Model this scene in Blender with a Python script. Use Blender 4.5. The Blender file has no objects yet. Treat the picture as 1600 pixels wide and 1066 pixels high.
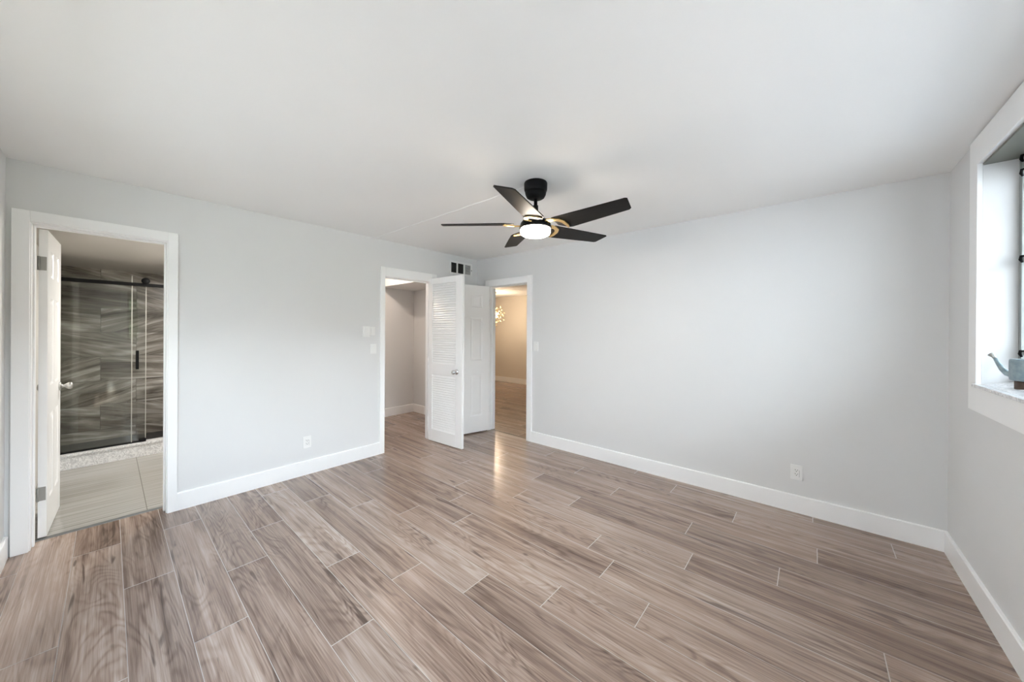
import bpy, bmesh, math, random
from mathutils import Vector, Matrix

random.seed(7)
S = bpy.context.scene
COL = S.collection
PI = math.pi

# ------------------------------------------------------------------ camera
H, LA, LB = 2.44, 3.935, 4.379            # room height, wall_left length, wall_back length
CAM = Vector((3.7161, -3.5200, 1.3985))
YAW, PITCH, ROLL = math.radians(40.817), math.radians(-0.07), math.radians(0.354)
FPX, V0 = 543.4, 519.08
F = Vector((-math.sin(YAW), math.cos(YAW), 0)); R = Vector((math.cos(YAW), math.sin(YAW), 0)); U = Vector((0, 0, 1))
F2 = F * math.cos(PITCH) + U * math.sin(PITCH); U2 = U * math.cos(PITCH) - F * math.sin(PITCH)
R3 = R * math.cos(ROLL) + U2 * math.sin(ROLL); U3 = U2 * math.cos(ROLL) - R * math.sin(ROLL)
cam = bpy.data.cameras.new('camera'); co = bpy.data.objects.new('camera', cam); COL.objects.link(co)
cam.sensor_width = 36.0; cam.sensor_fit = 'HORIZONTAL'
cam.lens = FPX / 1600 * 36.0
cam.shift_y = -(533 - V0) / 1600
cam.clip_start = 0.02; cam.clip_end = 200
m = Matrix((R3, U3, -F2)).transposed().to_4x4(); m.translation = CAM
co.matrix_world = m
S.camera = co

# ------------------------------------------------------------------ light and exposure
S.view_settings.view_transform = 'Standard'
S.view_settings.look = 'None'
S.view_settings.exposure = 0.99
S.view_settings.gamma = 1.0
S.view_settings.use_curve_mapping = False
S.cycles.max_bounces = 12
S.cycles.diffuse_bounces = 8
S.cycles.glossy_bounces = 5
S.cycles.transparent_max_bounces = 16
S.cycles.caustics_reflective = False
S.cycles.caustics_refractive = False
S.cycles.sample_clamp_indirect = 6.0
S.cycles.use_denoising = True

SKY = 13.5
W = bpy.data.worlds.new('sky'); S.world = W; W.use_nodes = True
bg = W.node_tree.nodes['Background']
_n, _l = W.node_tree.nodes, W.node_tree.links
_tc = _n.new('ShaderNodeTexCoord'); _sp = _n.new('ShaderNodeSeparateXYZ'); _l.new(_tc.outputs['Generated'], _sp.inputs[0])
_rp = _n.new('ShaderNodeValToRGB'); _l.new(_sp.outputs[2], _rp.inputs[0])          # bright hazy horizon, bluer and darker overhead
_e = _rp.color_ramp.elements
_e[0].position = 0.0; _e[0].color = (0.93, 0.96, 1.0, 1)
_e[1].position = 0.75; _e[1].color = (0.17, 0.22, 0.30, 1)
_m = _e.new(0.30); _m.color = (0.62, 0.70, 0.80, 1)
_l.new(_rp.outputs[0], bg.inputs[0]); bg.inputs[1].default_value = SKY

def add_light(name, kind, loc, energy, color=(1, 1, 1), **kw):
    d = bpy.data.lights.new(name, kind); d.energy = energy; d.color = color
    for k, v in kw.items(): setattr(d, k, v)
    o = bpy.data.objects.new(name, d); COL.objects.link(o); o.location = loc
    return o
sun = add_light('sunlight', 'SUN', (8, -2, 8), 22.0, (1.0, 0.96, 0.88), angle=math.radians(2))
sun.rotation_euler = (math.radians(12), math.radians(-42), 0)      # comes over the house, lights the lawn
portal = add_light('window_daylight', 'AREA', (LB + 0.26, -1.91, 1.70), 1.0, shape='RECTANGLE', size=1.3, size_y=2.85)
portal.rotation_euler = (0, math.radians(90), 0)
portal.data.cycles.is_portal = True
portal2 = add_light('fill_window_daylight', 'AREA', (2.0, -LA - 0.16, 1.475), 1.0, shape='RECTANGLE', size=2.3, size_y=1.4)  # guides sampling through the added fill window
portal2.rotation_euler = (math.radians(90), 0, 0)
portal2.data.cycles.is_portal = True
add_light('closet_lamp_light', 'POINT', (-0.80, -1.06, 2.37), 11.5, (1.0, 0.82, 0.68), shadow_soft_size=0.03)
add_light('chandelier_light', 'POINT', (-2.20, 2.64, 1.80), 35.0, (1.0, 0.78, 0.55), shadow_soft_size=0.10)
add_light('bathroom_lamp_light', 'POINT', (-0.95, -2.62, 1.80), 2.5, (1.0, 0.95, 0.88), shadow_soft_size=0.12)
add_light('bathroom_fill', 'AREA', (-1.15, -2.75, 2.12), 17.0, (1.0, 0.97, 0.92), shape='DISK', size=0.16)  # added unseen light to brighten the bathroom floor and tile

# ------------------------------------------------------------------ material helpers
class NT:
    def __init__(self, name):
        self.m = bpy.data.materials.new(name); self.m.use_nodes = True
        self.t = self.m.node_tree; self.n = self.t.nodes; self.l = self.t.links
        self.bsdf = self.n['Principled BSDF']; self.out = self.n['Material Output']
    def node(self, typ, **kw):
        nd = self.n.new(typ)
        for k, v in kw.items():
            if k.startswith('i_'):
                key = k[2:]; key = int(key) if key.isdigit() else key.replace('_', ' ')
                self.put(nd.inputs[key], v)
            else: setattr(nd, k, v)
        return nd
    def put(self, sock, v):
        if isinstance(v, bpy.types.NodeSocket): self.l.new(v, sock)
        else: sock.default_value = v
    def math(self, op, a, b=None, c=None, clamp=False):
        nd = self.n.new('ShaderNodeMath'); nd.operation = op; nd.use_clamp = clamp
        for i, v in enumerate((a, b, c)):
            if v is not None: self.put(nd.inputs[i], v)
        return nd.outputs[0]
    def vmath(self, op, a, b=None):
        nd = self.n.new('ShaderNodeVectorMath'); nd.operation = op
        for i, v in enumerate((a, b)):
            if v is not None: self.put(nd.inputs[i], v)
        return nd.outputs[0]
    def mix(self, f, a, b, blend='MIX'):
        nd = self.n.new('ShaderNodeMix'); nd.data_type = 'RGBA'; nd.blend_type = blend
        self.put(nd.inputs[0], f)
        for i, v in ((6, a), (7, b)):
            if isinstance(v, tuple) and len(v) == 3: v = (*v, 1)
            self.put(nd.inputs[i], v)
        return nd.outputs[2]
    def ramp(self, f, stops):
        nd = self.n.new('ShaderNodeValToRGB'); e = nd.color_ramp.elements
        while len(e) < len(stops): e.new(0.5)
        for el, (p, c) in zip(e, stops):
            el.position = p; el.color = (c, c, c, 1) if not isinstance(c, tuple) else (*c, 1)
        self.put(nd.inputs[0], f)
        return nd.outputs[0]
    def noise(self, vec, scale, detail=2.0, rough=0.5, dist=0.0):
        nd = self.n.new('ShaderNodeTexNoise'); self.put(nd.inputs['Vector'], vec)
        nd.inputs['Scale'].default_value = scale; nd.inputs['Detail'].default_value = detail
        nd.inputs['Roughness'].default_value = rough; nd.inputs['Distortion'].default_value = dist
        return nd.outputs[0]
    def pos(self):
        return self.n.new('ShaderNodeNewGeometry').outputs['Position']
    def obco(self):
        return self.n.new('ShaderNodeTexCoord').outputs['Object']
    def set(self, **kw):
        for k, v in kw.items():
            k = k.replace('_', ' ')
            if isinstance(v, tuple) and len(v) == 3: v = (*v, 1)
            self.put(self.bsdf.inputs[k], v)
        return self
    def bump(self, h, strength=0.1, dist=0.01):
        nd = self.n.new('ShaderNodeBump'); nd.inputs['Strength'].default_value = strength
        nd.inputs['Distance'].default_value = dist
        self.put(nd.inputs['Height'], h); self.l.new(nd.outputs[0], self.bsdf.inputs['Normal'])

def simple(name, col, rough=0.5, metal=0.0, **kw):
    M = NT(name); M.set(Base_Color=col, Roughness=rough, Metallic=metal, **kw); return M.m

def paint(name, col, rough=0.6, bump=0.06, scale=140):
    M = NT(name)
    p = M.pos()
    n = M.noise(p, 1.1, 2)
    v = M.math('MULTIPLY_ADD', n, 0.05, 0.975)
    c = M.node('ShaderNodeMix', data_type='RGBA', blend_type='MULTIPLY')
    M.put(c.inputs[0], 1.0); M.put(c.inputs[6], (*col, 1)); M.put(c.inputs[7], v)
    M.set(Base_Color=c.outputs[2], Roughness=rough)
    M.bump(M.noise(p, scale, 3), bump, 0.002)
    return M.m

M_WALL = paint('light_grey_wall_paint', (0.715, 0.717, 0.717), 0.55)
M_CEIL = paint('white_ceiling_paint', (0.90, 0.90, 0.895), 0.75, 0.10, 60)
M_TRIM = paint('white_semigloss_trim', (0.91, 0.912, 0.912), 0.32, 0.02)
M_DOOR = paint('white_door_paint', (0.90, 0.90, 0.895), 0.30, 0.02)
M_PLASTIC = simple('white_plastic', (0.82, 0.82, 0.81), 0.35)
M_BLACK = simple('matte_black_metal', (0.006, 0.006, 0.0065), 0.5)
M_BLACK.node_tree.nodes['Principled BSDF'].inputs['Specular IOR Level'].default_value = 0.12
M_DARKSLOT = simple('dark_slot', (0.02, 0.02, 0.02), 0.8)
M_NICKEL = simple('satin_nickel', (0.55, 0.54, 0.52), 0.28, 1.0)
M_HINGE = simple('dull_steel_hinge', (0.36, 0.355, 0.33), 0.5, 0.6)
M_CHROME = simple('polished_chrome', (0.62, 0.63, 0.65), 0.12, 1.0)
M_BRASS = simple('warm_brass', (0.80, 0.55, 0.24), 0.30, 1.0)
M_STEEL = simple('grey_aluminium', (0.33, 0.35, 0.34), 0.45, 0.7)
M_HALLWALL = paint('beige_hall_paint', (0.70, 0.65, 0.58), 0.6)
M_GROUT = simple('pale_grout', (0.54, 0.49, 0.45), 0.9)

def wood_floor():
    M = NT('grey_brown_wood_planks')
    p = M.pos()
    at = M.node('ShaderNodeAttribute', attribute_name='plank')
    rnd = at.outputs['Vector']
    sep = M.node('ShaderNodeSeparateXYZ'); M.l.new(rnd, sep.inputs[0])
    off = M.vmath('MULTIPLY', rnd, (23.0, 31.0, 17.0))
    q = M.vmath('ADD', p, off)
    # broad cathedral figure: contour lines of a stretched noise
    big = M.noise(M.vmath('MULTIPLY', q, (0.8, 4.6, 1.0)), 1.0, 2.6, 0.5, 0.55)
    rings = M.math('SINE', M.math('MULTIPLY', big, 130.0))
    rings = M.math('MULTIPLY_ADD', rings, 0.5, 0.5)
    rmask = M.ramp(M.noise(M.vmath('MULTIPLY', q, (1.1, 6.0, 1.0)), 1.0, 2.0), [(0.38, 0.0), (0.62, 1.0)])
    rings = M.math('MULTIPLY', M.math('POWER', rings, 2.0), rmask)
    # long soft streaks, fine fibres
    streak = M.noise(M.vmath('MULTIPLY', q, (1.0, 18.0, 1.0)), 1.0, 5.0, 0.62, 0.5)
    fibre = M.noise(M.vmath('MULTIPLY', q, (2.6, 170.0, 1.0)), 1.0, 3.0, 0.65, 0.15)
    tone = M.math('MULTIPLY_ADD', M.math('SUBTRACT', streak, 0.5), 1.55, 0.5)
    tone = M.math('MULTIPLY_ADD', M.math('SUBTRACT', fibre, 0.5), 1.0, tone)
    tone = M.math('MULTIPLY_ADD', rings, -0.24, M.math('ADD', tone, 0.06))
    tone = M.math('ADD', tone, M.math('MULTIPLY_ADD', sep.outputs[0], 0.26, -0.13), clamp=True)
    col = M.ramp(tone, [(0.0, (0.100, 0.066, 0.050)), (0.30, (0.215, 0.147, 0.113)), (0.55, (0.325, 0.234, 0.186)),
                        (0.80, (0.440, 0.337, 0.277)), (1.0, (0.53, 0.43, 0.365))])
    # dark seams along the grain and small knots
    seam = M.ramp(M.noise(M.vmath('MULTIPLY', q, (1.5, 17.0, 1.0)), 1.0, 2.0, 0.5, 1.3), [(0.66, 0.0), (0.72, 1.0)])
    vor = M.node('ShaderNodeTexVoronoi'); M.put(vor.inputs['Vector'], M.vmath('MULTIPLY', q, (2.3, 4.6, 1.0)))
    vor.inputs['Scale'].default_value = 1.0
    knot = M.ramp(vor.outputs['Distance'], [(0.02, 1.0), (0.06, 0.0)])
    dark = M.math('MAXIMUM', M.math('MULTIPLY', seam, 0.72), M.math('MULTIPLY', knot, 0.7))
    col = M.mix(dark, col, (0.075, 0.050, 0.038))
    # some planks greyer, some browner
    col = M.mix(M.math('MULTIPLY', sep.outputs[1], 0.35), col, M.mix(1.0, col, (0.92, 1.0, 1.06), 'MULTIPLY'))
    M.set(Base_Color=col, Roughness=M.math('MULTIPLY_ADD', fibre, 0.14, 0.145))
    M.bsdf.inputs['Specular IOR Level'].default_value = 0.5
    M.bump(M.math('ADD', fibre, streak), 0.10, 0.002)
    return M.m
M_WOOD = wood_floor()

def shower_tile():
    M = NT('veined_brown_grey_stone_tile')
    p = M.pos()
    sx = M.node('ShaderNodeSeparateXYZ'); M.l.new(p, sx.inputs[0])
    # running bond 0.60 x 0.30 m
    y, z = M.math('ADD', M.math('ADD', sx.outputs[1], sx.outputs[0]), 3.59 + 2.93 + 6.0), M.math('ADD', sx.outputs[2], 0.44)
    row = M.math('FLOOR', M.math('DIVIDE', z, 0.30))
    half = M.math('MULTIPLY', M.math('MODULO', row, 2.0), 0.30)
    yy = M.math('ADD', y, half)
    cy = M.math('FLOOR', M.math('DIVIDE', yy, 0.60))
    fy = M.math('SUBTRACT', M.math('DIVIDE', yy, 0.60), cy)
    fz = M.math('SUBTRACT', M.math('DIVIDE', z, 0.30), row)
    ey = M.math('MINIMUM', fy, M.math('SUBTRACT', 1.0, fy)); ez = M.math('MINIMUM', fz, M.math('SUBTRACT', 1.0, fz))
    g = M.math('MAXIMUM', M.math('LESS_THAN', ey, 0.0025), M.math('LESS_THAN', ez, 0.005))
    cell = M.node('ShaderNodeCombineXYZ'); M.put(cell.inputs[0], M.math('MULTIPLY', row, 3.7)); M.put(cell.inputs[1], M.math('MULTIPLY', cy, 5.3))
    q = M.vmath('ADD', p, cell.outputs[0])
    # veins run mostly along the tile, tilted and wavy
    tilt = M.node('ShaderNodeVectorRotate', rotation_type='X_AXIS'); M.put(tilt.inputs['Vector'], q)
    M.put(tilt.inputs['Angle'], M.math('MULTIPLY', M.math('SINE', M.math('MULTIPLY_ADD', row, 2.1, M.math('MULTIPLY', cy, 1.7))), 0.38))
    v = M.vmath('MULTIPLY', tilt.outputs[0], (1.2, 1.2, 7.0))
    a = M.noise(v, 1.0, 4.0, 0.55, 1.1)
    b = M.noise(M.vmath('MULTIPLY', v, (1.0, 1.0, 3.4)), 1.0, 3.0, 0.6, 0.6)
    t = M.math('MULTIPLY_ADD', M.math('SUBTRACT', a, 0.5), 1.5, M.math('MULTIPLY_ADD', M.math('SUBTRACT', b, 0.5), 0.9, 0.47))
    col = M.ramp(t, [(0.08, (0.060, 0.050, 0.042)), (0.36, (0.19, 0.168, 0.142)), (0.58, (0.36, 0.33, 0.295)), (0.80, (0.62, 0.59, 0.55))])
    col = M.mix(g, col, (0.10, 0.095, 0.085))
    M.set(Base_Color=col, Roughness=0.25)
    return M.m
M_SHOWER = shower_tile()

def bath_tile():
    M = NT('pale_grey_linear_tile')
    p = M.pos(); sx = M.node('ShaderNodeSeparateXYZ'); M.l.new(p, sx.inputs[0])
    fy = M.math('FRACT', M.math('DIVIDE', M.math('ADD', sx.outputs[1], 3.326 + 6.0), 0.60))
    fx = M.math('FRACT', M.math('DIVIDE', M.math('ADD', sx.outputs[0], 12.0 + 0.70 - 0.15), 1.22 * 1.12))
    e = M.math('MAXIMUM', M.math('LESS_THAN', fy, 0.008), M.math('LESS_THAN', fx, 0.0035))
    n = M.noise(M.vmath('MULTIPLY', p, (42.0, 0.9, 1.0)), 1.0, 3.0, 0.6, 0.1)
    col = M.ramp(n, [(0.3, (0.30, 0.285, 0.26)), (0.7, (0.45, 0.435, 0.41))])
    col = M.mix(e, col, (0.20, 0.185, 0.17))
    M.set(Base_Color=col, Roughness=0.18)
    return M.m
M_BTILE = bath_tile()

def marble():
    M = NT('white_marble_grey_veins')
    p = M.pos()
    a = M.noise(p, 17.0, 5.0, 0.65, 1.9)
    vein = M.ramp(M.math('ABSOLUTE', M.math('SUBTRACT', a, 0.5)), [(0.0, 1.0), (0.06, 0.0)])
    cloud = M.noise(p, 40.0, 3.0)
    col = M.mix(M.math('MULTIPLY', cloud, 0.28), (0.90, 0.90, 0.90), (0.62, 0.62, 0.64))
    col = M.mix(M.math('MULTIPLY', vein, 0.5), col, (0.22, 0.22, 0.235))
    M.set(Base_Color=col, Roughness=0.22)
    return M.m
M_MARBLE = marble()

def pebble():
    M = NT('black_pebble_mosaic')
    vor = M.node('ShaderNodeTexVoronoi'); M.put(vor.inputs['Vector'], M.pos()); vor.inputs['Scale'].default_value = 30
    col = M.ramp(vor.outputs['Distance'], [(0.1, (0.03, 0.03, 0.033)), (0.55, (0.008, 0.008, 0.009)), (0.8, (0.06, 0.06, 0.06))])
    M.set(Base_Color=col, Roughness=0.3); return M.m
M_PEBBLE = pebble()

def glass(name, tint=(0.95, 0.96, 0.95), f0=0.028):
    M = NT(name)
    tr = M.node('ShaderNodeBsdfTransparent'); tr.inputs[0].default_value = (*tint, 1)
    gl = M.node('ShaderNodeBsdfGlossy'); gl.inputs['Roughness'].default_value = 0.0
    lw = M.node('ShaderNodeLayerWeight'); lw.inputs[0].default_value = 0.5
    f = M.math('MULTIPLY_ADD', M.math('POWER', lw.outputs['Facing'], 5.0), 1 - f0, f0)
    mx = M.node('ShaderNodeMixShader'); M.put(mx.inputs[0], f)
    M.l.new(tr.outputs[0], mx.inputs[1]); M.l.new(gl.outputs[0], mx.inputs[2]); M.l.new(mx.outputs[0], M.out.inputs[0])
    return M.m
M_GLASS = glass('clear_shower_glass')
M_PANE = glass('window_glass', (0.95, 0.97, 0.96))
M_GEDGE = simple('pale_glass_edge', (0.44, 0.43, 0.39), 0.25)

def emit(name, col, strength):
    M = NT(name); M.set(Base_Color=(0.9, 0.9, 0.88), Emission_Color=col, Emission_Strength=strength); return M.m

# ------------------------------------------------------------------ mesh helpers
def tag(o, label=None, cat=None, group=None, kind=None):
    if label: o['label'] = label
    if cat: o['category'] = cat
    if group: o['group'] = group
    if kind: o['kind'] = kind
    return o

def box(bm, x0, x1, y0, y1, z0, z1, mat=0):
    vs = [bm.verts.new(c) for c in ((x0, y0, z0), (x1, y0, z0), (x1, y1, z0), (x0, y1, z0), (x0, y0, z1), (x1, y0, z1), (x1, y1, z1), (x0, y1, z1))]
    fs = [bm.faces.new([vs[i] for i in f]) for f in ((0, 3, 2, 1), (4, 5, 6, 7), (0, 1, 5, 4), (1, 2, 6, 5), (2, 3, 7, 6), (3, 0, 4, 7))]
    for f in fs: f.material_index = mat
    return vs

def prism(bm, pts, z0, z1, tf=None, mat=0):
    """closed outline in local xy, extruded z0..z1, optional transform"""
    lo = [bm.verts.new((x, y, z0)) for x, y in pts]; hi = [bm.verts.new((x, y, z1)) for x, y in pts]
    n = len(pts); fs = [bm.faces.new(lo[::-1]), bm.faces.new(hi)]
    for i in range(n): fs.append(bm.faces.new((lo[i], lo[(i + 1) % n], hi[(i + 1) % n], hi[i])))
    for f in fs: f.material_index = mat
    if tf is not None:
        for v in lo + hi: v.co = tf @ v.co
    return lo + hi

def lathe(bm, prof, seg=32, tf=None, mat=0):
    """profile of (r, z); r = 0 closes with a fan"""
    rings = []
    for r, z in prof:
        if r < 1e-6: rings.append([bm.verts.new((0, 0, z))])
        else: rings.append([bm.verts.new((r * math.cos(2 * PI * i / seg), r * math.sin(2 * PI * i / seg), z)) for i in range(seg)])
    allv = [v for r in rings for v in r]
    for a, b in zip(rings, rings[1:]):
        for i in range(seg):
            j = (i + 1) % seg
            if len(a) == 1 and len(b) == 1: continue
            if len(a) == 1: f = bm.faces.new((a[0], b[i], b[j]))
            elif len(b) == 1: f = bm.faces.new((a[i], b[0], a[j]))
            else: f = bm.faces.new((a[i], b[i], b[j], a[j]))
            f.smooth = True; f.material_index = mat
    if tf is not None:
        for v in allv: v.co = tf @ v.co
    return allv

def tube(bm, pts, radii, seg=12, mat=0, cap=True):
    if not isinstance(radii, (list, tuple)): radii = [radii] * len(pts)
    pts = [Vector(p) for p in pts]; rings = []
    prev = None
    for i, p in enumerate(pts):
        d = (pts[min(i + 1, len(pts) - 1)] - pts[max(i - 1, 0)]).normalized()
        if prev is None:
            a = Vector((0, 0, 1)) if abs(d.z) < 0.9 else Vector((1, 0, 0))
        else: a = prev
        u = (a - d * a.dot(d)).normalized(); v = d.cross(u); prev = u
        rings.append([bm.verts.new(p + (u * math.cos(2 * PI * k / seg) + v * math.sin(2 * PI * k / seg)) * radii[i]) for k in range(seg)])
    for a, b in zip(rings, rings[1:]):
        for k in range(seg):
            f = bm.faces.new((a[k], a[(k + 1) % seg], b[(k + 1) % seg], b[k])); f.smooth = True; f.material_index = mat
    if cap:
        bm.faces.new(rings[0][::-1]).material_index = mat; bm.faces.new(rings[-1]).material_index = mat

def obj(name, bm, mats, parent=None, bevel=0.0, seg=2, recalc=True, origin=None):
    if recalc: bmesh.ops.recalc_face_normals(bm, faces=bm.faces)
    me = bpy.data.meshes.new(name); bm.to_mesh(me); bm.free()
    for mt in (mats if isinstance(mats, (list, tuple)) else [mats]): me.materials.append(mt)
    o = bpy.data.objects.new(name, me); COL.objects.link(o)
    if parent: o.parent = parent
    if bevel:
        b = o.modifiers.new('edge', 'BEVEL'); b.width = bevel; b.segments = seg; b.limit_method = 'ANGLE'
    return o

def boxes(name, lst, mats, parent=None, bevel=0.0):
    bm = bmesh.new()
    for b in lst: box(bm, *b)
    return obj(name, bm, mats, parent, bevel)

def empty(name, loc, rz=0.0, label=None, cat=None, group=None, kind=None):
    o = bpy.data.objects.new(name, None); COL.objects.link(o); o.location = loc; o.rotation_euler = (0, 0, rz)
    o.empty_display_size = 0.1
    return tag(o, label, cat, group, kind)

def struct(name, bm, mats, label, cat, bevel=0.0):
    return tag(obj(name, bm, mats, None, bevel), label, cat, None, 'structure')

def structb(name, lst, mats, label, cat, bevel=0.0):
    return tag(boxes(name, lst, mats, None, bevel), label, cat, None, 'structure')

def copy_tree(o, parent=None):
    c = o.copy(); COL.objects.link(c); c.parent = parent
    for ch in list(o.children): copy_tree(ch, c)
    return c

# ================================================================== SETTING: bedroom shell
D1 = (-3.840, -3.236, 2.062)     # bathroom opening: y0, y1, head
D2 = (-1.452, -0.812, 2.026)     # closet opening
D3 = (0.258, 0.934, 2.028)       # hall opening: x0, x1, head
JT = 0.018                        # jamb thickness
WT = 0.12

def wall_pieces(a0, a1, z1, openings):
    """solid (a, z) rectangles of a wall with openings (a0, a1, zlo, zhi)"""
    out = []; cur = a0
    for (o0, o1, zl, zh) in sorted(openings):
        out.append((cur, o0, 0, z1)); out.append((o0, o1, zh, z1))
        if zl > 0: out.append((o0, o1, 0, zl))
        cur = o1
    out.append((cur, a1, 0, z1))
    return out

structb('wall_left', [(-WT, 0, a, b, c, d) for a, b, c, d in wall_pieces(-LA - WT, 0.0, H, [(D1[0] - JT, D1[1] + JT, 0, D1[2] + JT), (D2[0] - JT, D2[1] + JT, 0, D2[2] + JT)])],
        M_WALL, 'light grey bedroom wall with the bathroom and closet openings', 'wall')
structb('wall_back', [(a, b, 0, WT, c, d) for a, b, c, d in wall_pieces(-WT, LB + 0.2, H, [(D3[0] - JT, D3[1] + JT, 0, D3[2] + JT)])],
        M_WALL, 'long light grey bedroom wall with the open hall doorway at its end', 'wall')
WY0, WY1, WZ0, WZ1 = -3.25, -0.572, 1.125, 2.285
structb('wall_right', [(LB, LB + 0.2, a, b, c, d) for a, b, c, d in wall_pieces(-LA - WT, 0.0, H, [(WY0, WY1, WZ0, WZ1)])],
        M_WALL, 'light grey bedroom wall holding the wide window', 'wall')
QX0, QX1, QZ0, QZ1 = 0.9, 3.1, 0.80, 2.15          # unseen second window, added behind the camera for fill light
structb('wall_front', [(a, b, -LA - WT, -LA, c, d) for a, b, c, d in wall_pieces(0, LB, H, [(QX0, QX1, QZ0, QZ1)])], M_WALL, 'grey wall sliver beside the bathroom door casing', 'wall')
structb('ceiling', [(-WT, LB + 0.2, -LA - WT, WT, H, H + 0.12)], M_CEIL, 'plain white bedroom ceiling around the black fan', 'ceiling')

# floor planks: one mesh, every plank with its own random grain
ROWH, PL, Y0R = 0.1972, 1.338, -3.663
OFFS = {-2: .289, -1: 1.208, 0: .304, 1: .924, 2: .300, 3: 1.165, 4: .773, 5: .216, 6: .599, 7: .974, 8: .001, 9: .410,
        10: .128, 11: 1.285, 12: .475, 13: .90, 14: .378, 15: 1.071, 16: .60, 17: .106, 18: 1.05}
def plank_floor(name, rects, label):
    bm = bmesh.new(); rn = []
    rng = random.Random(3)
    for (x0, x1, y0, y1) in rects:
        r = math.floor((y0 - Y0R) / ROWH)
        while Y0R + r * ROWH < y1:
            ya, yb = max(y0, Y0R + r * ROWH + 0.0013), min(y1, Y0R + (r + 1) * ROWH - 0.0013)
            off = OFFS.get(r, (r * 0.531) % PL)
            k = math.floor((x0 - off) / PL)
            while off + k * PL < x1:
                xa, xb = max(x0, off + k * PL + 0.0021), min(x1, off + (k + 1) * PL - 0.0021)
                if xb - xa > 0.004 and yb - ya > 0.003:
                    g = random.Random((r + 50) * 1000 + k + 17)
                    f = bm.faces.new([bm.verts.new(c) for c in ((xa, ya, 0), (xb, ya, 0), (xb, yb, 0), (xa, yb, 0))])
                    rn.append((g.random(), g.random(), g.random()))
                k += 1
            r += 1
    n_pl = len(rn)
    for (x0, x1, y0, y1) in rects:
        box(bm, x0, x1, y0, y1, -0.06, -0.0012, 1); rn += [(0, 0, 0)] * 6
    o = obj(name, bm, [M_WOOD, M_GROUT], recalc=False)
    at = o.data.attributes.new('plank', 'FLOAT_VECTOR', 'FACE')
    for i, v in enumerate(rn): at.data[i].vector = v
    return tag(o, label, 'floor', None, 'structure')
plank_floor('floor', [(-0.128, LB, -LA, 0.055), (-1.54, -0.128, -2.2, -0.05)], 'greyish brown wood plank floor of the bedroom')
plank_floor('hall_floor', [(-4.6, 2.6, 0.062, 3.70)], 'wood plank floor in the warm lit hall')

# casings and jambs ------------------------------------------------------------
def casing_x(name, y0, y1, hd, wl, wr, top, label, depth=-WT, stop=None):
    t = 0.018
    L = [(-0.0 + 0.0, t, y0 - wl, y0 - 0.006, 0, top), (0, t, y1 + 0.006, y1 + wr, 0, top), (0, t, y0 - 0.006, y1 + 0.006, hd + 0.006, top),
         (depth, 0.0005, y0 - JT, y0, 0, hd), (depth, 0.0005, y1, y1 + JT, 0, hd), (depth, 0.0005, y0 - JT, y1 + JT, hd, hd + JT)]
    if stop:
        s0, s1 = stop
        L += [(s0, s1, y0, y0 + 0.010, 0, hd), (s0, s1, y1 - 0.010, y1, 0, hd), (s0, s1, y0, y1, hd - 0.010, hd)]
    return structb(name, L, M_TRIM, label, 'door casing', 0.0025)
casing_x('trim_1', *D1, 0.074, 0.062, 2.137, 'white casing framing the bathroom doorway', stop=(-0.085, -0.050))
casing_x('trim_2', *D2, 0.062, 0.074, 2.131, 'white casing framing the closet doorway under the air vent', stop=(-0.085, -0.050))
t = 0.018
x0, x1, hd = D3
structb('trim_3', [(x0 - 0.075, x0 - 0.006, -t, 0, 0, 2.122), (x1 + 0.006, x1 + 0.085, -t, 0, 0, 2.122), (x0 - 0.006, x1 + 0.006, -t, 0, hd + 0.006, 2.122),
                   (x0 - JT, x0, -0.0005, WT, 0, hd), (x1, x1 + JT, -0.0005, WT, 0, hd), (x0 - JT, x1 + JT, -0.0005, WT, hd, hd + JT),
                   (x0, x0 + 0.010, 0.05, 0.085, 0, hd), (x1 - 0.010, x1, 0.05, 0.085, 0, hd), (x0, x1, 0.05, 0.085, hd - 0.010, hd)],
        M_TRIM, 'white casing framing the hall doorway', 'door casing', 0.0025)
structb('trim_4', [(-0.163, -0.134, D1[0], D1[1], -0.01, 0.006)], simple('dull_grey_metal', (0.17, 0.17, 0.165), 0.5, 0.4), 'grey metal threshold strip in the bathroom doorway', 'threshold', 0.002)
structb('trim_5', [(D3[0], D3[1], 0.050, 0.066, -0.01, 0.003)], simple('dark_threshold', (0.10, 0.085, 0.07), 0.5), 'thin dark threshold strip in the hall doorway', 'threshold', 0.001)

# baseboards: square edged board with an eased top
BH, BT = 0.135, 0.0155
def baseboard(name, pieces, label):
    """pieces: (axis, wall coordinate, sign into the room, a0, a1)"""
    bm = bmesh.new()
    for ax, w, s, a0, a1 in pieces:
        prof = [(0, 0), (BT, 0), (BT, BH - 0.005), (BT - 0.005, BH), (0, BH)]
        lo, hi = [], []
        for d, z in prof:
            for a, lst in ((a0, lo), (a1, hi)):
                lst.append(bm.verts.new((w + s * d, a, z) if ax == 'x' else (a, w + s * d, z)))
        bm.faces.new(lo); bm.faces.new(hi[::-1])
        for i in range(5): bm.faces.new((lo[i], lo[(i + 1) % 5], hi[(i + 1) % 5], hi[i]))
    return struct(name, bm, M_TRIM, label, 'baseboard')
baseboard('baseboard_left', [('x', 0, 1, D1[1] + 0.062, D2[0] - 0.062), ('x', 0, 1, D2[1] + 0.074, 0)], 'white baseboard between the bathroom and closet casings')
baseboard('baseboard_back', [('y', 0, -1, 0, D3[0] - 0.075), ('y', 0, -1, D3[1] + 0.085, LB)], 'long white baseboard under the wall with one outlet')
baseboard('baseboard_right', [('x', LB, -1, -LA, -BT)], 'white baseboard under the window')
baseboard('baseboard_front', [('y', -LA, 1, BT, LB - BT)], 'white baseboard end beside the bathroom casing')

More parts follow.
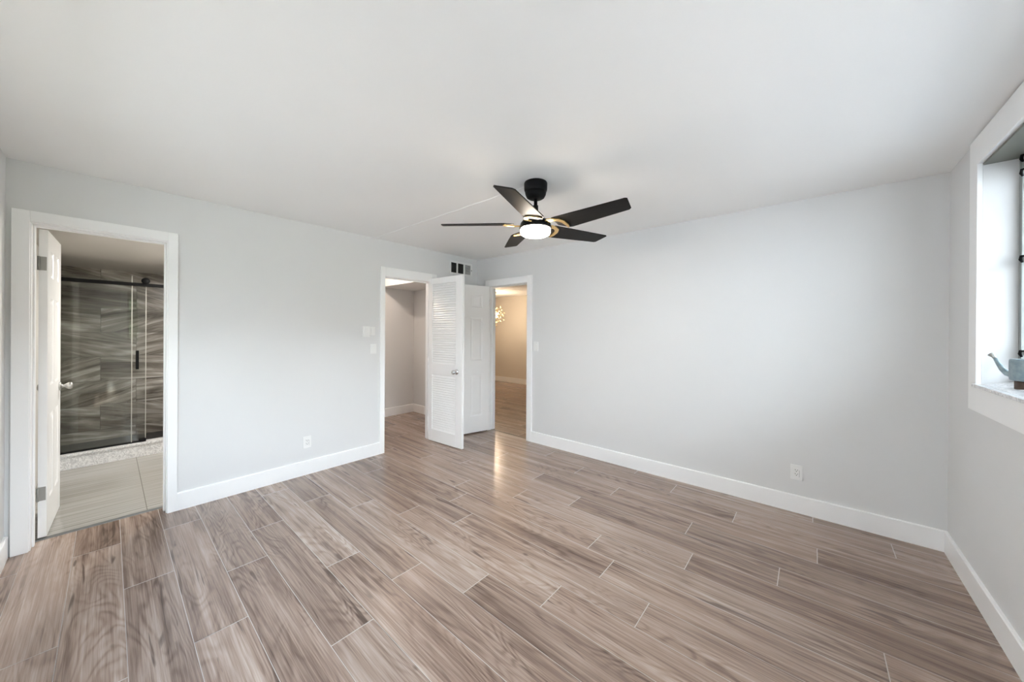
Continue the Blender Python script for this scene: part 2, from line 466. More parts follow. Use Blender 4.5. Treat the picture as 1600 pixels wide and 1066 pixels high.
# ================================================================== window
FX = LB + 0.110
tw = 0.019
structb('trim_6', [(LB - tw, LB, WY1, WY1 + 0.112, 0.998, 2.43), (LB - tw, LB, WY0 - 0.112, WY0, 0.998, 2.43),
                   (LB - tw, LB, WY0, WY1, WZ1, 2.43), (LB - tw, LB, WY0, WY1, 0.998, WZ0)],
        M_TRIM, 'wide white casing around the window', 'window casing', 0.002)
bm = bmesh.new()                                   # marble sill, rising slightly towards the frame
for ya_, yb_, xa_ in ((WY0, WY1, LB - 0.001), (WY0 - 0.02, WY1 + 0.02, LB - 0.028)):
    xb_ = FX + 0.05 if xa_ > LB - 0.01 else LB - 0.001
    za_ = WZ0 + 0.016 if xa_ < LB - 0.01 else WZ0 + 0.0165
    zb_ = WZ0 + 0.0165 if xa_ < LB - 0.01 else WZ0 + 0.056
    lo = [bm.verts.new((x, ya_, z)) for x, z in ((xa_, WZ0), (xb_, WZ0), (xb_, zb_), (xa_, za_))]
    hi = [bm.verts.new((x, yb_, z)) for x, z in ((xa_, WZ0), (xb_, WZ0), (xb_, zb_), (xa_, za_))]
    bm.faces.new(lo); bm.faces.new(hi[::-1])
    for i in range(4): bm.faces.new((lo[i], lo[(i + 1) % 4], hi[(i + 1) % 4], hi[i]))
struct('trim_7', bm, M_MARBLE, 'white marble window sill under the watering can', 'window sill', 0.002)
structb('trim_9', [(LB + 0.001, LB + 0.199, WY0 + 0.001, WY1 - 0.001, WZ1 - 0.012, WZ1 - 0.0005)], simple('dark_grey_green', (0.20, 0.205, 0.18), 0.8), 'thin dark grey lintel strip at the top of the window opening', 'lintel')  # thin box in a darker grey-green than the casing
win = empty('window_1', (FX, 0, 0), 0, 'wide awning window with grey metal frame', 'window', None, 'structure')
zb, zt = WZ0 + 0.045, WZ1 - 0.013
rails = [zb + 0.012, 1.31, 1.77, 2.22, zt - 0.012]
fr = [(0, 0.045, WY1 - 0.03, WY1, zb, zt), (0, 0.045, WY0, WY0 + 0.03, zb, zt), (0, 0.045, WY0, WY1, zb, zb + 0.025), (0, 0.045, WY0, WY1, zt - 0.025, zt)]
mull = [WY1 - (WY1 - WY0) / 3 * k for k in (1, 2)]
for y in mull: fr.append((0, 0.045, y - 0.025, y + 0.025, zb, zt))
boxes('window_frame', fr, M_STEEL, win, 0.002)
bays = [(WY1 - 0.03, mull[0] + 0.025), (mull[0] - 0.025, mull[1] + 0.025), (mull[1] - 0.025, WY0 + 0.03)]
for (ya, yb) in bays:
    for za, zc in zip(rails, rails[1:]):
        if zc - za < 0.08:
            boxes('header_bar', [(0.010, 0.035, yb, ya, za, zc)], M_STEEL, win)
            continue
        s = boxes('awning_sash', [(0.012, 0.030, yb, ya, za - 0.010, za + 0.010), (0.012, 0.030, yb, ya, zc - 0.012, zc - 0.004)], M_STEEL, win, 0.001)
        boxes('pane', [(0.018, 0.022, yb, ya, za + 0.010, zc - 0.012)], M_PANE, s)
    for zc in (1.31, 1.77, 2.19, 2.26):
        bm = bmesh.new()
        tube(bm, [(-0.001, ya - 0.012, zc - 0.018), (-0.008, ya - 0.018, zc - 0.004), (-0.009, ya - 0.030, zc + 0.009), (0.006, ya - 0.040, zc + 0.012)], [0.004, 0.006, 0.006, 0.004], 8)
        obj('pivot_clip', bm, M_BLACK, win)

win2 = empty('fill_window', (0, -LA - 0.07, 0), 0, 'unseen window added behind the camera for fill light', 'window', None, 'structure')  # unseen, added to let soft fill light into the room
xm = (QX0 + QX1) / 2
boxes('window_frame', [(QX0, QX0 + 0.04, -0.02, 0.02, QZ0, QZ1), (QX1 - 0.04, QX1, -0.02, 0.02, QZ0, QZ1), (QX0, QX1, -0.02, 0.02, QZ0, QZ0 + 0.04),
                       (QX0, QX1, -0.02, 0.02, QZ1 - 0.04, QZ1), (xm - 0.02, xm + 0.02, -0.02, 0.02, QZ0, QZ1)], M_TRIM, win2, 0.002)
for a, b in ((QX0 + 0.04, xm - 0.02), (xm + 0.02, QX1 - 0.04)): boxes('pane', [(a, b, -0.002, 0.002, QZ0 + 0.04, QZ1 - 0.04)], M_PANE, win2)

# ================================================================== outside
def grass_mat():
    M = NT('lawn_grass'); n = M.noise(M.pos(), 6.0, 4.0)
    M.set(Base_Color=M.ramp(n, [(0.3, (0.10, 0.14, 0.05)), (0.7, (0.20, 0.24, 0.10))]), Roughness=0.9); return M.m
def leaf_mat():
    M = NT('tree_leaves'); n = M.noise(M.pos(), 5.0, 4.0)
    M.set(Base_Color=M.ramp(n, [(0.3, (0.018, 0.028, 0.012)), (0.7, (0.055, 0.078, 0.036))]), Roughness=0.7); return M.m
structb('ground', [(LB + 0.2, 60, -60, 60, -0.45, -0.35), (-10, LB + 0.2, -60, -LA - 0.12, -0.45, -0.35)], simple('pale_asphalt', (0.44, 0.43, 0.43), 0.9), 'pale drive outside the window', 'ground')
structb('sky_block_eave', [(LB + 0.2, LB + 1.5, -9, 5, 2.60, 2.72)], M_TRIM, 'unseen roof eave above the window, deepened to block high sky', 'roof')  # eave depth shaped to trim daylight close to the window
structb('light_block_wall', [(-4.0, 5.6, -7.3, -7.0, -0.4, 4.6), (6.4, 20.0, -7.3, -7.0, -0.4, 4.6)], simple('pale_stucco', (0.70, 0.69, 0.685), 0.9), 'unseen pale wall added outside to block and bounce daylight', 'wall')  # added walls: stop oblique sky light, bounce soft light into the rear opening
structb('low_bounce_path', [(LB + 0.2, 8.0, -7.0, 30, -0.36, -0.330)], simple('low_bounce_pavers', (0.22, 0.215, 0.21), 0.95), 'unseen grey paving added to lower the light bounced indoors', 'path')  # added darker ground, keeps the ceiling by the window from glaring
structb('low_bounce_bed', [(-10, LB + 0.2, -7.0, -LA - 0.12, -0.36, -0.330)], simple('low_bounce_mulch', (0.09, 0.085, 0.075), 0.95), 'unseen dark planting bed added to cut light bounced indoors', 'planting bed')  # added dark ground, weakens the bounce through the rear opening
structb('skyline_block_wall', [(30.0, 31.0, -45, 45, -0.4, 6.2)], simple('grey_brown_stucco', (0.13, 0.125, 0.115), 0.9), 'unseen long grey wall added to sharpen the shadow line indoors', 'wall')  # added to hide low sky and firm up the shade edge on wall_left
structb('exterior_lawn', [(16.0, 40.0, -40, 40, -0.36, -0.335)], grass_mat(), 'strip of lawn under the trees outside', 'lawn')
M_LEAF = leaf_mat(); M_BARK = simple('tree_bark', (0.12, 0.09, 0.06), 0.9)
def make_tree(x, y, h, w, seed, label):
    rg = random.Random(seed)
    e = empty('tree', (x, y, -0.36), 0, label, 'tree', 'trees outside the window')
    bm = bmesh.new(); tube(bm, [(0, 0, 0), (0.05, 0.03, h * 0.3), (0, 0, h * 0.6)], [0.20, 0.15, 0.08], 10); obj('trunk', bm, M_BARK, e)
    bm = bmesh.new()
    for i in range(32):
        c = Vector((rg.uniform(-.45, .45) * w * 0.8, rg.uniform(-.45, .45) * w, h * rg.uniform(0.18, 0.86)))
        r = w * rg.uniform(0.14, 0.24)
        res = bmesh.ops.create_icosphere(bm, subdivisions=2, radius=r, matrix=Matrix.Translation(c))
        for v in res['verts']: v.co += (v.co - c) * rg.uniform(-0.25, 0.30)
    obj('crown', bm, M_LEAF, e)
for i, y in enumerate((-33, -27, -21, -15, -9, -3, 3, 9, 15, 21, 27)):
    make_tree(22 + (i * 37 % 5) * 0.4, y, 5.7 + (i * 13 % 7) * 0.10, 3.7, 40 + i, 'round green tree in the row beyond the drive')

# ================================================================== doors
def panel_door_mesh(w, h, th, panels, rec=0.006):
    """slab in local x 0..w, z 0..h, y -th/2..th/2, raised panels on both faces"""
    bm = bmesh.new()
    xs = sorted({0, w} | {p[0] for p in panels} | {p[1] for p in panels}); zs = sorted({0, h} | {p[2] for p in panels} | {p[3] for p in panels})
    for s in (-1, 1):
        y = s * th / 2
        for xa, xb in zip(xs, xs[1:]):
            for za, zb2 in zip(zs, zs[1:]):
                if any(p[0] <= xa and xb <= p[1] and p[2] <= za and zb2 <= p[3] for p in panels): continue
                vs = [bm.verts.new(c) for c in ((xa, y, za), (xb, y, za), (xb, y, zb2), (xa, y, zb2))]
                bm.faces.new(vs if s < 0 else vs[::-1])
        for (a, b, c, d) in panels:
            loops = []
            for ins, dep in ((0, 0), (0.012, rec), (0.020, rec), (0.045, 0.001)):
                loops.append([bm.verts.new(q) for q in ((a + ins, y - s * dep, c + ins), (b - ins, y - s * dep, c + ins), (b - ins, y - s * dep, d - ins), (a + ins, y - s * dep, d - ins))])
            for l0, l1 in zip(loops, loops[1:]):
                for i in range(4):
                    f = (l0[i], l0[(i + 1) % 4], l1[(i + 1) % 4], l1[i]); bm.faces.new(f if s < 0 else f[::-1])
            bm.faces.new(loops[-1] if s < 0 else loops[-1][::-1])
    for q in (((0, 0), (0, h)), ((w, 0), (w, h))):
        (xa, za), (xb, zb2) = q
        bm.faces.new([bm.verts.new(c) for c in ((xa, -th / 2, za), (xa, th / 2, za), (xb, th / 2, zb2), (xb, -th / 2, zb2))])
    for z in (0, h):
        bm.faces.new([bm.verts.new(c) for c in ((0, -th / 2, z), (w, -th / 2, z), (w, th / 2, z), (0, th / 2, z))])
    bmesh.ops.remove_doubles(bm, verts=bm.verts, dist=1e-5)
    return bm

def knob(parent, x, z, th, s, mat):
    """rosette and round knob on face s (-1/+1) of a door leaf"""
    bm = bmesh.new()
    tf = Matrix.Translation((x, s * th / 2, z)) @ Matrix.Rotation(-s * PI / 2, 4, 'X')
    lathe(bm, [(0, 0), (0.032, 0), (0.032, 0.005), (0.026, 0.010), (0.012, 0.012), (0.011, 0.026), (0.018, 0.034), (0.026, 0.044), (0.028, 0.054), (0.022, 0.064), (0, 0.067)], 24, tf)
    return obj('knob', bm, mat, parent)

def hinge_part(parent, z, th, y, mat):
    bm = bmesh.new()
    box(bm, -0.0018, 0.0005, -th / 2 + 0.004, th / 2, z - 0.045, z + 0.045)
    tube(bm, [(-0.004, y, z - 0.046), (-0.004, y, z + 0.046)], 0.006, 10)
    return obj('hinge', bm, mat, parent)

def door(name, hinge_xy, ang, w, h, th, mesh, label, knob_x, knob_z, mat_k, zbot=0.012, hinges=True, hy=None, hz=None):
    e = empty(name, (hinge_xy[0], hinge_xy[1], zbot), ang, label, 'door', None, 'structure')
    obj('door_leaf', mesh, M_DOOR, e, 0.0015, 1, recalc=True)
    for s in (-1, 1):
        k = knob(e, knob_x, knob_z, th, s, mat_k)
    if hinges:
        for z in (hz or (0.29, 1.05, h - 0.22)): hinge_part(e, z, th, hy if hy is not None else th / 2, M_HINGE if hz else M_DOOR)
    return e

def six_panels(w, h, st=0.105):
    m2 = w / 2; g = 0.045
    rows = ((0.225, 0.80), (0.985, 1.575), (1.715, 1.895))
    return [(a, b, za * h / 2.02, zc * h / 2.02) for za, zc in rows for a, b in ((st, m2 - g), (m2 + g, w - st))]

# bathroom door: swung 90 degrees into the bathroom, hinge edge towards the bedroom
w1, h1 = 0.590, 2.046
d1 = door('door_1', (-0.150, -3.808), math.radians(180 - 2.0), w1, h1, 0.036, panel_door_mesh(w1, h1, 0.036, six_panels(w1, h1)),
          'white six panel bathroom door opened inward beside its casing', w1 - 0.06, 0.945, M_NICKEL, hz=(0.29, 1.82))
# hall door
w3, h3 = 0.668, 2.012
a3 = math.atan2(-0.387, -0.101)
d3 = door('door_3', (0.262, -0.030), a3, w3, h3, 0.036, panel_door_mesh(w3, h3, 0.036, six_panels(w3, h3)),
          'white six panel hall door opened behind the louvered door', w3 - 0.06, 0.89, M_CHROME, 0.018)
# louvered closet door
w2, h2, th2 = 0.612, 2.060, 0.032
d2 = empty('door_2', (-0.012, -0.826, 0.008), math.atan2(0.036, 0.602), 'white louvered closet door opened into the bedroom', 'door', None, 'structure')
st0, st1 = 0.070, 0.112
boxes('door_frame', [(0, st0, -th2 / 2, th2 / 2, 0, h2), (w2 - st1, w2, -th2 / 2, th2 / 2, 0, h2), (st0, w2 - st1, -th2 / 2, th2 / 2, 0, 0.150),
                     (st0, w2 - st1, -th2 / 2, th2 / 2, 0.840, 0.985), (st0, w2 - st1, -th2 / 2, th2 / 2, 1.985, h2)], M_DOOR, d2, 0.0015)
for za, zc, n in ((0.150, 0.840, 24), (0.985, 1.985, 35)):
    bm = bmesh.new()
    pit = (zc - za) / n
    for i in range(n):
        z = za + (i + 0.5) * pit
        tf = Matrix.Translation((0, 0, z)) @ Matrix.Rotation(math.radians(57), 4, 'X')
        vs = box(bm, st0 - 0.003, w2 - st1 + 0.003, -0.0185, 0.0185, -0.0032, 0.0032)
        for v in vs: v.co = tf @ v.co
    obj('louver_panel', bm, M_DOOR, d2)
for s in (-1, 1): knob(d2, 0.520, 0.905, th2, s, M_CHROME)
for z in (0.25, 1.0, 1.80): hinge_part(d2, z, th2, -th2 / 2, M_DOOR)

# ================================================================== closet behind wall_left
CX = -1.54
structb('closet_wall_back', [(CX - 0.1, CX, -2.3, -0.05, 0, H)], M_WALL, 'far wall inside the closet', 'wall')
structb('closet_wall_right', [(CX - 0.1, -WT, -0.05, WT, 0, H)], M_WALL, 'closet wall beside the hall', 'wall')
structb('closet_wall_left', [(CX - 0.1, -WT, -2.3, -2.2, 0, H)], M_WALL, 'closet wall towards the bathroom', 'wall')
structb('closet_ceiling', [(CX - 0.1, -WT, -2.3, WT, H, H + 0.1)], M_CEIL, 'closet ceiling above the dropped duct box', 'ceiling')
structb('closet_ceiling_beam', [(CX, -WT, -0.685, -0.05, 2.098, H)], M_WALL, 'boxed duct under the closet ceiling', 'ceiling beam')
baseboard('closet_baseboard', [('x', CX, 1, -2.2, -0.05), ('y', -0.05, -1, CX + BT, -WT)], 'white baseboard inside the closet')

# ================================================================== hall
HC = 2.365
structb('hall_wall_back', [(-4.7, 2.7, 3.70, 3.80, 0, HC)], M_HALLWALL, 'beige far wall of the hall', 'wall')
structb('hall_wall_left', [(-4.7, -4.6, WT, 3.70, 0, HC)], M_HALLWALL, 'beige hall side wall', 'wall')
structb('hall_wall_right', [(2.6, 2.7, WT, 3.70, 0, HC)], M_HALLWALL, 'beige hall end wall', 'wall')
structb('hall_wall_front', [(-4.6, CX - 0.1, 0.0, WT, 0, HC)], M_HALLWALL, 'beige hall wall beside the closet', 'wall')
structb('hall_ceiling', [(-4.7, 2.7, WT, 3.80, HC, HC + 0.08)], M_CEIL, 'hall ceiling above the chandelier', 'ceiling')
baseboard('hall_baseboard', [('y', 3.70, -1, -4.6, 2.6)], 'white baseboard along the hall')

ch = empty('chandelier', (-2.21, 2.64, HC), 0, 'round gold crystal chandelier glowing in the hall', 'chandelier')
bm = bmesh.new(); lathe(bm, [(0, 0), (0.075, 0), (0.075, -0.018), (0.06, -0.026), (0, -0.026)], 24); obj('canopy', bm, M_BRASS, ch)
bm = bmesh.new(); tube(bm, [(0, 0, -0.02), (0, 0, -0.56)], 0.006, 8); obj('stem', bm, M_BRASS, ch)
CZ = -0.565
bm = bmesh.new()
bmesh.ops.create_uvsphere(bm, u_segments=16, v_segments=10, radius=0.035, matrix=Matrix.Translation((0, 0, CZ))); obj('hub', bm, M_BRASS, ch)
M_CRYSTAL = simple('amber_tinted_crystal', (0.85, 0.66, 0.36), 0.15)
M_BULB = emit('warm_bulb', (1.0, 0.82, 0.55), 9.0)
N = 72
def fib(i, n):
    z = 1 - 2 * (i + 0.5) / n; r = math.sqrt(1 - z * z); a = i * 2.39996
    return Vector((r * math.cos(a), r * math.sin(a), z))
bm = bmesh.new()
for i in range(N):
    tube(bm, [fib(i, N) * 0.03 + Vector((0, 0, CZ)), fib(i, N) * (0.19 + 0.08 * ((i * 7) % 3) / 2) + Vector((0, 0, CZ))], 0.0016, 5)
obj('spray_rods', bm, M_BRASS, ch)
crys = None
for i in range(N):
    d = fib(i, N); r = 0.20 + 0.08 * ((i * 7) % 3) / 2
    if crys is None:
        bm = bmesh.new(); bmesh.ops.create_icosphere(bm, subdivisions=1, radius=0.014); crys = c = obj('crystal', bm, M_CRYSTAL, ch)
    else: c = crys.copy(); COL.objects.link(c); c.parent = ch
    c.location = d * r + Vector((0, 0, CZ))
bulb = None
for i in range(6):
    a = i * PI / 3
    if bulb is None:
        bm = bmesh.new(); bmesh.ops.create_uvsphere(bm, u_segments=12, v_segments=8, radius=0.022); bulb = b = obj('bulb', bm, M_BULB, ch)
        for f in b.data.polygons: f.use_smooth = True
    else: b = bulb.copy(); COL.objects.link(b); b.parent = ch
    b.location = (0.11 * math.cos(a), 0.11 * math.sin(a), CZ + (0.045 if i % 2 else -0.045))

# ================================================================== bathroom and shower
BY, BZ, BX, BR = -3.94, 2.14, -2.93, -2.35
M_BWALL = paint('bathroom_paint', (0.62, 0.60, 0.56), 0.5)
structb('bathroom_floor', [(-1.96, -0.160, BY, BR, -0.06, 0.0)], M_BTILE, 'pale grey bathroom tile floor', 'floor')
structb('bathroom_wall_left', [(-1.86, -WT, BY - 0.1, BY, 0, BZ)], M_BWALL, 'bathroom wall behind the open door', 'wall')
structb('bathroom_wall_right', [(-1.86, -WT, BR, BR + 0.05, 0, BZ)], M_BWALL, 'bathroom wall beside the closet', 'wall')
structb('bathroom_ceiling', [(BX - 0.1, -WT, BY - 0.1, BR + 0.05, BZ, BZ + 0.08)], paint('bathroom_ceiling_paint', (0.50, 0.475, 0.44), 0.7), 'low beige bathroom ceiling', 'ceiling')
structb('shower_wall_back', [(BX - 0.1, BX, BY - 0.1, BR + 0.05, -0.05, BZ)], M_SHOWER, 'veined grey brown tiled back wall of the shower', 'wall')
structb('shower_wall_left', [(BX, -1.86, BY - 0.1, BY, 0, BZ)], M_SHOWER, 'veined tiled side wall of the shower', 'wall')
structb('shower_wall_right', [(BX, -1.86, BR, BR + 0.05, 0, BZ)], M_SHOWER, 'veined tiled wall at the shower opening', 'wall')
structb('shower_floor', [(BX, -1.98, BY, BR, -0.05, 0.03)], M_PEBBLE, 'black pebble shower floor', 'floor')
structb('trim_8', [(-1.985, -1.862, BY, BR, 0, 0.132), (-1.992, -1.852, BY, BR, 0.132, 0.150)], M_MARBLE, 'white veined marble curb below the shower glass', 'shower curb', 0.002)

GX = -1.935
sh = empty('shower_door', (GX, -3.6, 0.15), 0, 'frameless glass shower screen with black rail and handle', 'shower door')
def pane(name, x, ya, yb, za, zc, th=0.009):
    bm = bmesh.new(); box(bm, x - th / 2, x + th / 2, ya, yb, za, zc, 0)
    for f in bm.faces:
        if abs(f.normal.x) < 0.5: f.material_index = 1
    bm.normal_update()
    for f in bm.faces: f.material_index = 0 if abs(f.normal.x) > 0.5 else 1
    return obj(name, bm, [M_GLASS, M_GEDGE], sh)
# coordinates below are relative to the empty
oy, oz = 3.6, -0.15
pane('fixed_glass', 0.014, BY + 0.004 + oy, -3.362 + oy, 0.155 + oz, 1.985 + oz)
sl = pane('sliding_glass', -0.022, -3.900 + oy, -3.254 + oy, 0.165 + oz, 1.93 + oz)
boxes('edge_glint', [(0.008, 0.021, -3.362 + oy, -3.355 + oy, 0.155 + oz, 1.985 + oz)], M_GEDGE, sh)  # pale strip stands in for light caught along the polished glass edge
boxes('edge_glint', [(-0.028, -0.016, -3.254 + oy, -3.248 + oy, 0.165 + oz, 1.93 + oz)], M_GEDGE, sh)  # same painted glint on the sliding pane's edge
boxes('rail', [(0.022, 0.038, BY + oy + 0.001, BR + oy - 0.001, 1.874 + oz, 1.910 + oz)], M_BLACK, sh, 0.002)
for y in (-3.258, -3.885):
    bm = bmesh.new()
    tf = Matrix.Translation((0.062, y + oy, 1.935 + oz)) @ Matrix.Rotation(PI / 2, 4, 'Y')
    lathe(bm, [(0, -0.035), (0.030, -0.035), (0.034, -0.020), (0.034, 0.004), (0.030, 0.010), (0, 0.012)], 24, tf)
    box(bm, -0.030, 0.030, y + oy - 0.010, y + oy + 0.010, 1.915 + oz, 1.935 + oz)
    obj('roller', bm, M_BLACK, sh)
bm = bmesh.new()
hy = -3.3185 + oy
box(bm, 0.030, 0.048, hy - 0.012, hy + 0.012, 0.960 + oz, 1.165 + oz)
for z in (1.0, 1.125):
    tube(bm, [(-0.020, hy, z + oz), (0.032, hy, z + oz)], 0.007, 10)
obj('handle', bm, M_BLACK, sh, 0.002)
boxes('track', [(-0.035, 0.024, BY + oy + 0.002, -3.262 + oy, 0.0005, 0.012)], M_BLACK, sh, 0.001)
boxes('floor_guide', [(-0.038, 0.028, -3.302 + oy, -3.248 + oy, 0.0005, 0.030)], M_BLACK, sh, 0.002)

# ================================================================== ceiling fan
FC = Vector((2.246, -1.574, H))
fan = empty('ceiling_fan', FC, 0, 'black five blade ceiling fan with lit round lamp', 'ceiling fan')
bm = bmesh.new()
lathe(bm, [(0, 0), (0.078, 0), (0.081, -0.006), (0.080, -0.050), (0.076, -0.062), (0.0725, -0.064), (0.0725, -0.068), (0.074, -0.070), (0.071, -0.084), (0.062, -0.102), (0.048, -0.111), (0.022, -0.114), (0, -0.114)], 40)
obj('canopy', bm, M_BLACK, fan)
bm = bmesh.new(); tube(bm, [(0, 0, -0.105), (0, 0, -0.215)], 0.0125, 16); lathe(bm, [(0, -0.160), (0.019, -0.160), (0.019, -0.205), (0.026, -0.215), (0.030, -0.245), (0, -0.245)], 24)
obj('downrod', bm, M_BLACK, fan)
bm = bmesh.new()
lathe(bm, [(0, -0.236), (0.036, -0.238), (0.060, -0.252), (0.090, -0.268), (0.104, -0.285), (0.111, -0.312), (0.1125, -0.321), (0.100, -0.322), (0, -0.322)], 40)  # bottom lip widened to block the lamp's upward light
obj('motor_housing', bm, M_BLACK, fan)
bm = bmesh.new()
lathe(bm, [(0, -0.321), (0.098, -0.321), (0.1040, -0.324), (0.1050, -0.345), (0.099, -0.360), (0.083, -0.368), (0, -0.370)], 48)
obj('light_diffuser', bm, emit('lamp_diffuser', (1.0, 0.87, 0.72), 46.0), fan)
PITCHB = math.radians(13)
outline = [(0.150, -0.040), (0.30, -0.049), (0.655, -0.068), (0.668, -0.060), (0.656, 0.042), (0.642, 0.054), (0.40, 0.090), (0.235, 0.114), (0.205, 0.108), (0.150, 0.060)]
M_BLADE = NT('black_blade_finish')
_g = M_BLADE.noise(M_BLADE.vmath('MULTIPLY', M_BLADE.obco(), (4.0, 90.0, 1.0)), 1.0, 3.0)
M_BLADE.set(Base_Color=M_BLADE.ramp(_g, [(0.3, (0.003, 0.0028, 0.0028)), (0.7, (0.008, 0.0072, 0.007))]), Roughness=0.55)
M_BLADE.bsdf.inputs['Specular IOR Level'].default_value = 0.25
M_BLADE = M_BLADE.m
bl0 = None
for ang in (3, 75, 147, 219, 293):
    if bl0 is None:
        bm = bmesh.new(); prism(bm, outline, -0.0035, 0.0035)
        bl0 = bl = obj('blade', bm, M_BLADE, fan, 0.002)
        bm = bmesh.new()
        # curved bracket: arc band from the hub to the blade root
        pts = [(0.085, -0.030), (0.120, -0.048), (0.160, -0.040), (0.200, -0.020), (0.222, 0.020), (0.226, 0.070), (0.215, 0.104),
               (0.205, 0.100), (0.204, 0.066), (0.196, 0.026), (0.176, 0.000), (0.150, -0.014), (0.120, -0.012), (0.085, 0.030)]
        prism(bm, pts, -0.0125, -0.0040)
        br = obj('blade_bracket', bm, M_BRASS, bl, 0.0015)
    else:
        bl = bl0.copy(); COL.objects.link(bl); bl.parent = fan
        b2 = br.copy(); COL.objects.link(b2); b2.parent = bl
    bl.location = (0, 0, -0.292); bl.rotation_euler = (Matrix.Rotation(math.radians(ang), 4, 'Z') @ Matrix.Rotation(-PITCHB, 4, 'X')).to_euler()

# painted-over cable cover on the ceiling, wall to canopy
bm = bmesh.new()
pts = [(0.001 + 2.165 * i / 24, -1.578 + 0.004 * math.sin(i * 1.7) + 0.0002 * i, H - 0.001) for i in range(25)]
for i in range(24):
    a, b = pts[i], pts[i + 1]
    sec = ((-0.008, 0.0), (-0.004, -0.0042), (0.004, -0.0042), (0.008, 0.0))
    va = [bm.verts.new((a[0], a[1] + s, a[2] + z)) for s, z in sec]; vb = [bm.verts.new((b[0], b[1] + s, b[2] + z)) for s, z in sec]
    for k in range(4): bm.faces.new((va[k], va[(k + 1) % 4], vb[(k + 1) % 4], vb[k]))
bmesh.ops.remove_doubles(bm, verts=bm.verts, dist=1e-5)
tag(obj('cable_cover', bm, M_CEIL), 'thin white cable cover running across the ceiling to the fan', 'cable cover')

# ================================================================== air vent
vt = empty('air_vent', (0, -0.315, 2.27), 0, 'white metal air vent high in the corner above the closet', 'air vent')
ya, yb, za, zc = -0.515 + 0.315, -0.115 + 0.315, -0.092, 0.092
secs = [(-0.497, -0.400), (-0.378, -0.274), (-0.250, -0.145)]
secs = [(a + 0.315, b + 0.315) for a, b in secs]
fr = [(0, 0.012, ya, yb, 0.068, zc), (0, 0.012, ya, yb, za, -0.068)]
cur = ya
for a, b in secs: fr.append((0, 0.012, cur, a, -0.068, 0.068)); cur = b
fr.append((0, 0.012, cur, yb, -0.068, 0.068))
boxes('vent_frame', fr, M_PLASTIC, vt, 0.002)
for i, (a, b) in enumerate(secs):
    bm = bmesh.new()
    box(bm, 0.0005, 0.0015, a, b, -0.068, 0.068, 1)
    n = 9
    for k in range(n):
        z = -0.068 + (k + 0.5) * 0.136 / n
        tf = Matrix.Translation((0.0055, 0, z)) @ Matrix.Rotation(math.radians(15 if i < 2 else 62), 4, 'Y')
        vs = box(bm, -0.003 if i < 2 else -0.0065, 0.003 if i < 2 else 0.0065, a, b, -0.0007, 0.0007, 0)
        for v in vs: v.co = tf @ v.co
    o = obj('vent_grille', bm, [M_DARKSLOT if i < 2 else simple('grey_vent_slats', (0.50, 0.51, 0.50), 0.5), M_DARKSLOT], vt)
    if i == 2: o['label'] = 'pale grey slats'
boxes('damper_lever', [(0.012, 0.022, yb - 0.022, yb - 0.016, -0.012, 0.004)], M_STEEL, vt)

# ================================================================== switches and outlets
def plate(name, loc, rz, w, h, d, label, cat, kind_, group=None):
    """local: x along the wall, y out of the wall (towards -y), z up"""
    e = empty(name, loc, rz, label, cat, group)
    boxes('cover_plate', [(-w / 2, w / 2, -d, -0.0003, -h / 2, h / 2)], M_PLASTIC, e, 0.002)
    if kind_ == 'rocker':
        boxes('rocker', [(-0.0165, 0.0165, -d - 0.004, -d + 0.001, -0.033, 0.033)], M_PLASTIC, e, 0.002)
    elif kind_ == 'thermo':
        boxes('dial_face', [(-w * 0.36, w * 0.36, -d - 0.003, -d + 0.001, -h * 0.38, h * 0.38)], M_PLASTIC, e, 0.002)
    elif kind_ == 'outlet':
        f = boxes('receptacle', [(-0.0165, 0.0165, -d - 0.002, -d + 0.001, -0.033, 0.033)], M_PLASTIC, e, 0.0015)
        boxes('side_slit', [(0.0168, 0.0182, -d - 0.0005, -d + 0.001, -0.033, 0.020)], M_DARKSLOT, e)
        for zc2 in (0.017, -0.013):
            bm = bmesh.new()
            box(bm, -0.0085, -0.0060, -d - 0.0028, -d - 0.0015, zc2 - 0.001, zc2 + 0.008)
            box(bm, 0.0055, 0.0080, -d - 0.0028, -d - 0.0015, zc2 - 0.001, zc2 + 0.007)
            tube(bm, [(0, -d - 0.0028, zc2 - 0.0075), (0, -d - 0.0015, zc2 - 0.0075)], 0.0030, 10)
            obj('socket_slots', bm, M_DARKSLOT, e)
    return e
RA = PI / 2     # local -y -> +x : plates on wall_left
plate('thermostat', (0, -1.677, 1.388), RA, 0.078, 0.118, 0.022, 'thick white control box on the wall beside the closet casing', 'thermostat', 'thermo')
plate('light_switch', (0, -1.600, 1.395), RA, 0.060, 0.095, 0.006, 'small white switch between the control box and the closet casing', 'light switch', 'rocker')
plate('light_switch', (0, -1.589, 1.198), RA, 0.070, 0.108, 0.006, 'white switch plate below the control box', 'light switch', 'rocker')
plate('wall_outlet', (0, -2.260, 0.312), RA, 0.073, 0.115, 0.006, 'white outlet low on the wall between bathroom and closet', 'outlet', 'outlet')
plate('light_switch', (1.077, 0, 1.214), 0, 0.074, 0.116, 0.006, 'white switch beside the hall doorway casing', 'light switch', 'rocker')
plate('wall_outlet', (3.628, 0, 0.311), 0, 0.074, 0.116, 0.006, 'white outlet low on the long wall near the window corner', 'outlet', 'outlet')

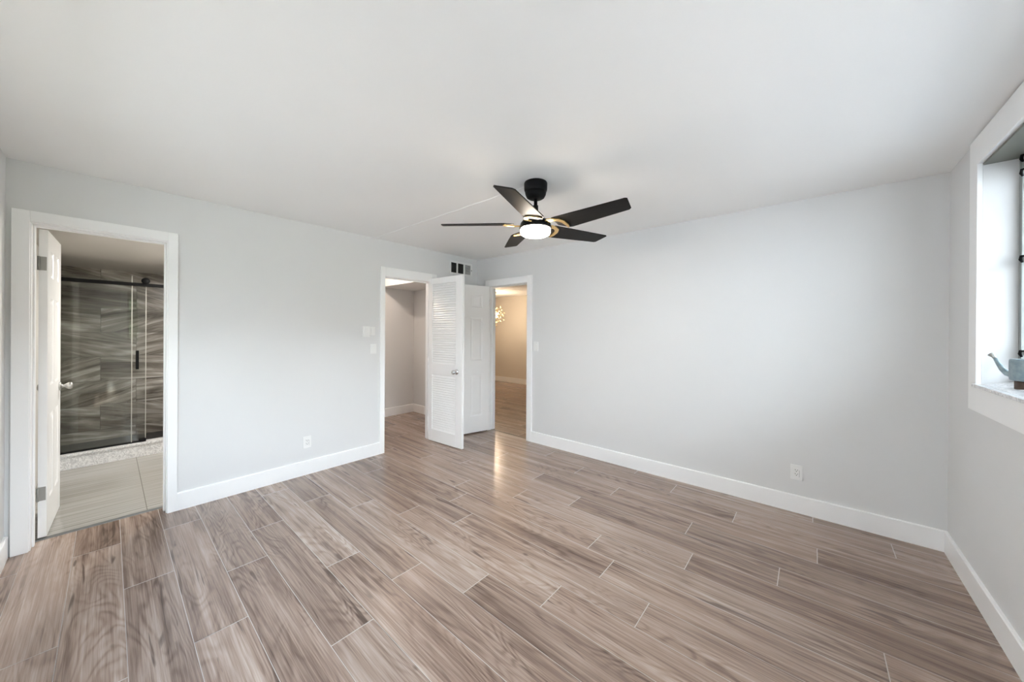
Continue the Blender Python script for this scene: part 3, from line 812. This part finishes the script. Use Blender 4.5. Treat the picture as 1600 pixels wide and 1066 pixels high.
# ================================================================== watering can on the sill
SZ = WZ0 + 0.0312
wc = empty('watering_can', (4.438, -0.820, SZ), 0, 'small blue grey metal watering can on the window sill', 'watering can')
M_CAN = NT('blue_grey_enamel')
_n = M_CAN.noise(M_CAN.obco(), 40.0, 3.0)
M_CAN.set(Base_Color=M_CAN.ramp(_n, [(0.35, (0.22, 0.30, 0.34)), (0.65, (0.31, 0.39, 0.42))]), Roughness=0.42, Metallic=0.35)
M_CAN = M_CAN.m
def oval(prof, sx, sy, seg=36):
    bm = bmesh.new(); lathe(bm, prof, seg, Matrix.Diagonal((sx, sy, 1, 1))); return bm
obj('body', oval([(0, 0.034), (0.90, 0.034), (0.97, 0.037), (1.0, 0.044), (1.0, 0.116), (0.98, 0.126), (0.90, 0.131), (0.55, 0.131), (0.52, 0.126), (0, 0.126)], 0.036, 0.060), M_CAN, wc)
bm = bmesh.new()
tube(bm, [(-0.004, 0.034, 0.054), (-0.013, 0.050, 0.053), (-0.026, 0.066, 0.060), (-0.036, 0.082, 0.078), (-0.044, 0.097, 0.104), (-0.0505, 0.107, 0.128)], [0.014, 0.0135, 0.0120, 0.0105, 0.0082, 0.0068], 14)
spt = obj('spout', bm, M_CAN, wc)
bm = bmesh.new(); tube(bm, [(-0.0502, 0.1065, 0.127), (-0.0545, 0.113, 0.138), (-0.0605, 0.121, 0.146)], [0.0070, 0.0080, 0.0110], 14); obj('spout_rose', bm, simple('worn_can_tip', (0.42, 0.42, 0.40), 0.4, 0.5), spt)
bm = bmesh.new(); tube(bm, [(0, -0.058, 0.052), (0, -0.095, 0.075), (0, -0.105, 0.125), (0, -0.085, 0.160), (0, -0.055, 0.158), (0, -0.040, 0.127)], 0.005, 10); obj('handle', bm, M_CAN, wc)
obj('base', oval([(0, -0.008), (0.95, -0.008), (1.0, -0.004), (1.0, 0.028), (0.95, 0.0345), (0, 0.0345)], 0.022, 0.040), simple('dark_brown_wood', (0.055, 0.03, 0.018), 0.6), wc)

# closet lamp (its light is set at the top of the file)
cl = empty('ceiling_lamp', (-0.80, -1.06, H), 0, 'small bulb holder under the closet ceiling', 'lamp')
bm = bmesh.new(); lathe(bm, [(0, 0), (0.05, 0), (0.05, -0.012), (0.022, -0.030), (0, -0.030)], 20); obj('lamp_base', bm, M_PLASTIC, cl)
